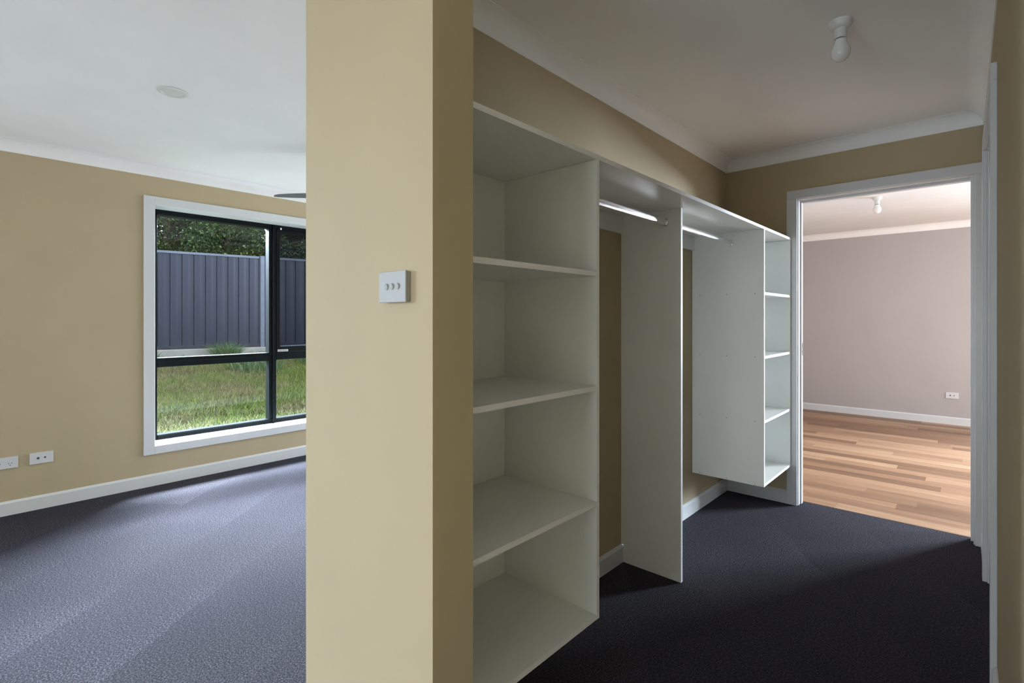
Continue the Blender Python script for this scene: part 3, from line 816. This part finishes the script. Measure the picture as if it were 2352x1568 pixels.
def blades(name, pts, heights, widths, lean, mat, seed):
    """one mesh of bent grass blades: 2 quads + tip each"""
    rng = np.random.default_rng(seed)
    n = len(pts)
    ang = rng.uniform(0, 2 * np.pi, n)
    side = np.stack([np.cos(ang), np.sin(ang), np.zeros(n)], 1)
    la = rng.uniform(0, 2 * np.pi, n)
    ld = np.stack([np.cos(la), np.sin(la), np.zeros(n)], 1)
    ln = rng.uniform(0.2, 1.0, n) * lean
    h = heights[:, None]; w = widths[:, None]
    up = np.array([0, 0, 1.0])
    V = np.empty((n, 5, 3))
    V[:, 0] = pts - side * w; V[:, 1] = pts + side * w
    mid = pts + up * h * 0.55 + ld * (ln[:, None] * h * 0.3)
    V[:, 2] = mid + side * w * 0.75; V[:, 3] = mid - side * w * 0.75
    V[:, 4] = pts + up * h * (1 - 0.25 * ln[:, None]) + ld * (ln[:, None] * h)
    me = bpy.data.meshes.new(name)
    idx = np.arange(n)[:, None] * 5
    F4 = (idx + np.array([0, 1, 2, 3])); F3 = (idx + np.array([3, 2, 4]))
    me.vertices.add(n * 5); me.vertices.foreach_set('co', V.reshape(-1))
    loops = np.concatenate([F4, F3], 1).reshape(-1)
    me.loops.add(len(loops)); me.loops.foreach_set('vertex_index', loops.astype(np.int32))
    st = np.stack([np.arange(n) * 7, np.arange(n) * 7 + 4], 1).reshape(-1)
    me.polygons.add(2 * n); me.polygons.foreach_set('loop_start', st.astype(np.int32))
    me.update(); me.validate()
    me.materials.append(mat)
    o = bpy.data.objects.new(name, me); COL.objects.link(o)
    return o
rng = np.random.default_rng(11)
N = 170000
px = rng.uniform(-11.3, -5.4, N); py = rng.uniform(0.2, 9.0, N)
keep = (py > -0.24 * px - 0.9) & (py < -0.62 * px + 2.0)
px, py = px[keep], py[keep]
fl = FO.x + (py - FO.y) * 0.2127
keep = px > fl + 0.12
px, py = px[keep], py[keep]
pz = -0.15 + (-4.8 - px) * 0.0985
hh = rng.uniform(0.025, 0.085, len(px)) * (1 + 0.6 * (np.sin(px * 2.1 + 1) * np.sin(py * 1.7) > 0.3))
g = blades('grass', np.stack([px, py, pz - 0.005], 1), hh, rng.uniform(0.0016, 0.0036, len(px)), 0.9, M['grass'], 5)
tag(g, 'short rough lawn grass, green with straw patches', 'grass', None, 'stuff')

def tussock(x, y, r, n, h, label, seed):
    rg = np.random.default_rng(seed)
    a = rg.uniform(0, 2 * np.pi, n); rr = r * np.sqrt(rg.uniform(0, 1, n))
    X = x + rr * np.cos(a); Y = y + rr * np.sin(a)
    o = blades('grass_tussock', np.stack([X - x, Y - y, gz(x) * 0 - (X - x) * 0.0985 - 0.01], 1), rg.uniform(0.55, 1.0, n) * h, rg.uniform(0.003, 0.006, n), 1.0, M['tussock'], seed + 1)
    o.location = (x, y, gz(x))
    tag(o, label, 'grass', 'long grass tussocks by the fence')
def along(s, out): p = FP(s, out, 0); return p.x, p.y
x, y = along(1.08, 0.30); tussock(x, y, 0.20, 700, 0.50, 'tallest grass tussock, in front of the fence in the left pane', 21)
x, y = along(-0.10, 0.22); tussock(x, y, 0.16, 160, 0.30, 'small sparse tussock at the left edge of the window view', 22)
x, y = along(1.78, 0.28); tussock(x, y, 0.25, 260, 0.30, 'low spreading tussock at the foot of the fence post', 23)
x, y = along(1.45, 1.15); tussock(x, y, 0.42, 520, 0.34, 'broad green tussock on the lawn below the transom, left pane', 24)
x, y = along(2.60, 0.60); tussock(x, y, 0.30, 420, 0.36, 'green tussock on the lawn in the right hand lower pane', 25)
x, y = along(0.45, 0.20); tussock(x, y, 0.30, 160, 0.20, 'thin low tussock against the concrete plinth', 26)

# trees behind the fence
def leaves(name, centers, n_each, spread, size, mat, seed, parent, origin):
    rg = np.random.default_rng(seed)
    C = np.repeat(centers, n_each, 0)
    n = len(C)
    d = rg.normal(0, 1, (n, 3)); d /= np.linalg.norm(d, axis=1)[:, None]
    r = spread * rg.uniform(0, 1, n) ** 0.5
    P = C + d * r[:, None] * np.array([1, 1, 0.62])
    P[:, 2] -= 0.25 * (r / spread) ** 2 * spread
    # leaf axis: outward and drooping; blade normal roughly up
    ax = d * np.array([1, 1, 0.4]) + rg.normal(0, 0.45, (n, 3)) + np.array([0, 0, -0.25])
    ax /= np.linalg.norm(ax, axis=1)[:, None]
    sd = np.cross(ax, np.array([0, 0, 1.0]) + rg.normal(0, 0.5, (n, 3))); sd /= np.linalg.norm(sd, axis=1)[:, None]
    L = (rg.uniform(0.6, 1.25, n) * size)[:, None]; Wd = L * 0.24
    V = np.empty((n, 4, 3)); V[:, 0] = P; V[:, 1] = P + ax * L * 0.5 + sd * Wd; V[:, 2] = P + ax * L; V[:, 3] = P + ax * L * 0.5 - sd * Wd
    V -= np.array(origin)
    me = bpy.data.meshes.new(name)
    me.vertices.add(n * 4); me.vertices.foreach_set('co', V.reshape(-1))
    me.loops.add(n * 4); me.loops.foreach_set('vertex_index', np.arange(n * 4, dtype=np.int32))
    me.polygons.add(n); me.polygons.foreach_set('loop_start', (np.arange(n) * 4).astype(np.int32))
    me.update(); me.validate(); me.materials.append(mat)
    o = bpy.data.objects.new(name, me); COL.objects.link(o); o.parent = parent
    return o
def tree(s, out, h, rad, mat, label, seed, nc=150, ne=70, size=0.13, zlow=1.2):
    p = FP(s, out, 0); zb = 0.45
    t = thing('evergreen_tree', (p.x, p.y, zb), label, 'tree', 'trees behind the fence')
    rg = np.random.default_rng(seed)
    mb = MB()
    mb.lathe([(0.0, 0), (0.085, 0), (0.07, h * 0.4), (0.05, h * 0.8), (0, h * 0.95)], (p.x, p.y, zb), 'Z', 10)
    mb.build('trunk', M['bark'], t, True)
    cs = []
    for _ in range(nc):
        zz = rg.uniform(zlow, h)
        prof = rad * (0.55 + 0.45 * math.sin(math.pi * min(1, (zz - zlow) / (h - zlow) * 0.75 + 0.22)))
        a = rg.uniform(0, 2 * math.pi); r = prof * rg.uniform(0.35, 1.0) ** 0.5
        cs.append((p.x + r * math.cos(a), p.y + r * math.sin(a), zb + zz))
    # limbs to some of the clumps
    lm = MB()
    for c_ in cs[::6]:
        a = Vector((p.x, p.y, c_[2] - 0.4)); b_ = Vector(c_); tv = (b_ - a); ln = tv.length
        if ln < 0.2: continue
        q = tv.to_track_quat('Z', 'Y').to_matrix().to_4x4()
        k = MB().lathe([(0, 0), (0.03, 0), (0.01, ln), (0, ln)], (0, 0, 0), 'Z', 6)
        k.bm.transform(Matrix.Translation(a) @ q)
        me = bpy.data.meshes.new('tmp'); k.bm.to_mesh(me); k.bm.free(); lm.bm.from_mesh(me); bpy.data.meshes.remove(me)
    lm.build('branches', M['bark'], t)
    leaves('foliage', np.array(cs), ne, 0.34, size, mat, seed + 1, t, (p.x, p.y, zb))
tree(-1.9, -2.6, 5.2, 1.7, M['leaf_b'], 'paler green tree behind the fence at the left edge of the window', 31, 300, 190, 0.070)
tree(0.2, -2.2, 5.6, 1.7, M['leaf_a'], 'dark green tree behind the fence in the middle of the left pane', 32, 380, 200, 0.070)
tree(2.4, -2.0, 5.0, 1.5, M['leaf_a'], 'dark green tree behind the fence post', 33, 340, 200, 0.070)
tree(1.3, -1.55, 3.0, 0.85, M['leaf_b'], 'low bright leafed shrub just topping the fence beside the post', 34, 70, 190, 0.065, 0.9)
tree(5.0, -2.2, 5.4, 1.8, M['leaf_a'], 'dark tree seen through the insect screen of the opening sash', 35, 300, 170, 0.075)
tree(-0.5, -5.6, 7.0, 2.4, M['leaf_a'], 'tall tree standing farther back behind the left pane', 36, 300, 110, 0.12)
tree(3.6, -5.4, 7.0, 2.4, M['leaf_a'], 'tall tree standing farther back behind the fence post', 37, 300, 110, 0.12)
tree(-2.9, -5.2, 6.6, 2.2, M['leaf_b'], 'pale green tree farthest left behind the fence, deep in the background', 39, 300, 120, 0.11)
tree(0.3, -8.0, 7.4, 2.5, M['leaf_a'], 'dark tree deepest in the background behind the left pane', 40, 330, 150, 0.15)
tree(3.4, -8.6, 7.4, 2.5, M['leaf_a'], 'dark tree deepest in the background behind the fence post', 41, 330, 150, 0.15)
tree(-4.6, -4.0, 6.0, 2.0, M['leaf_a'], 'tree beyond the left end of the window view', 38, 240, 110, 0.13)
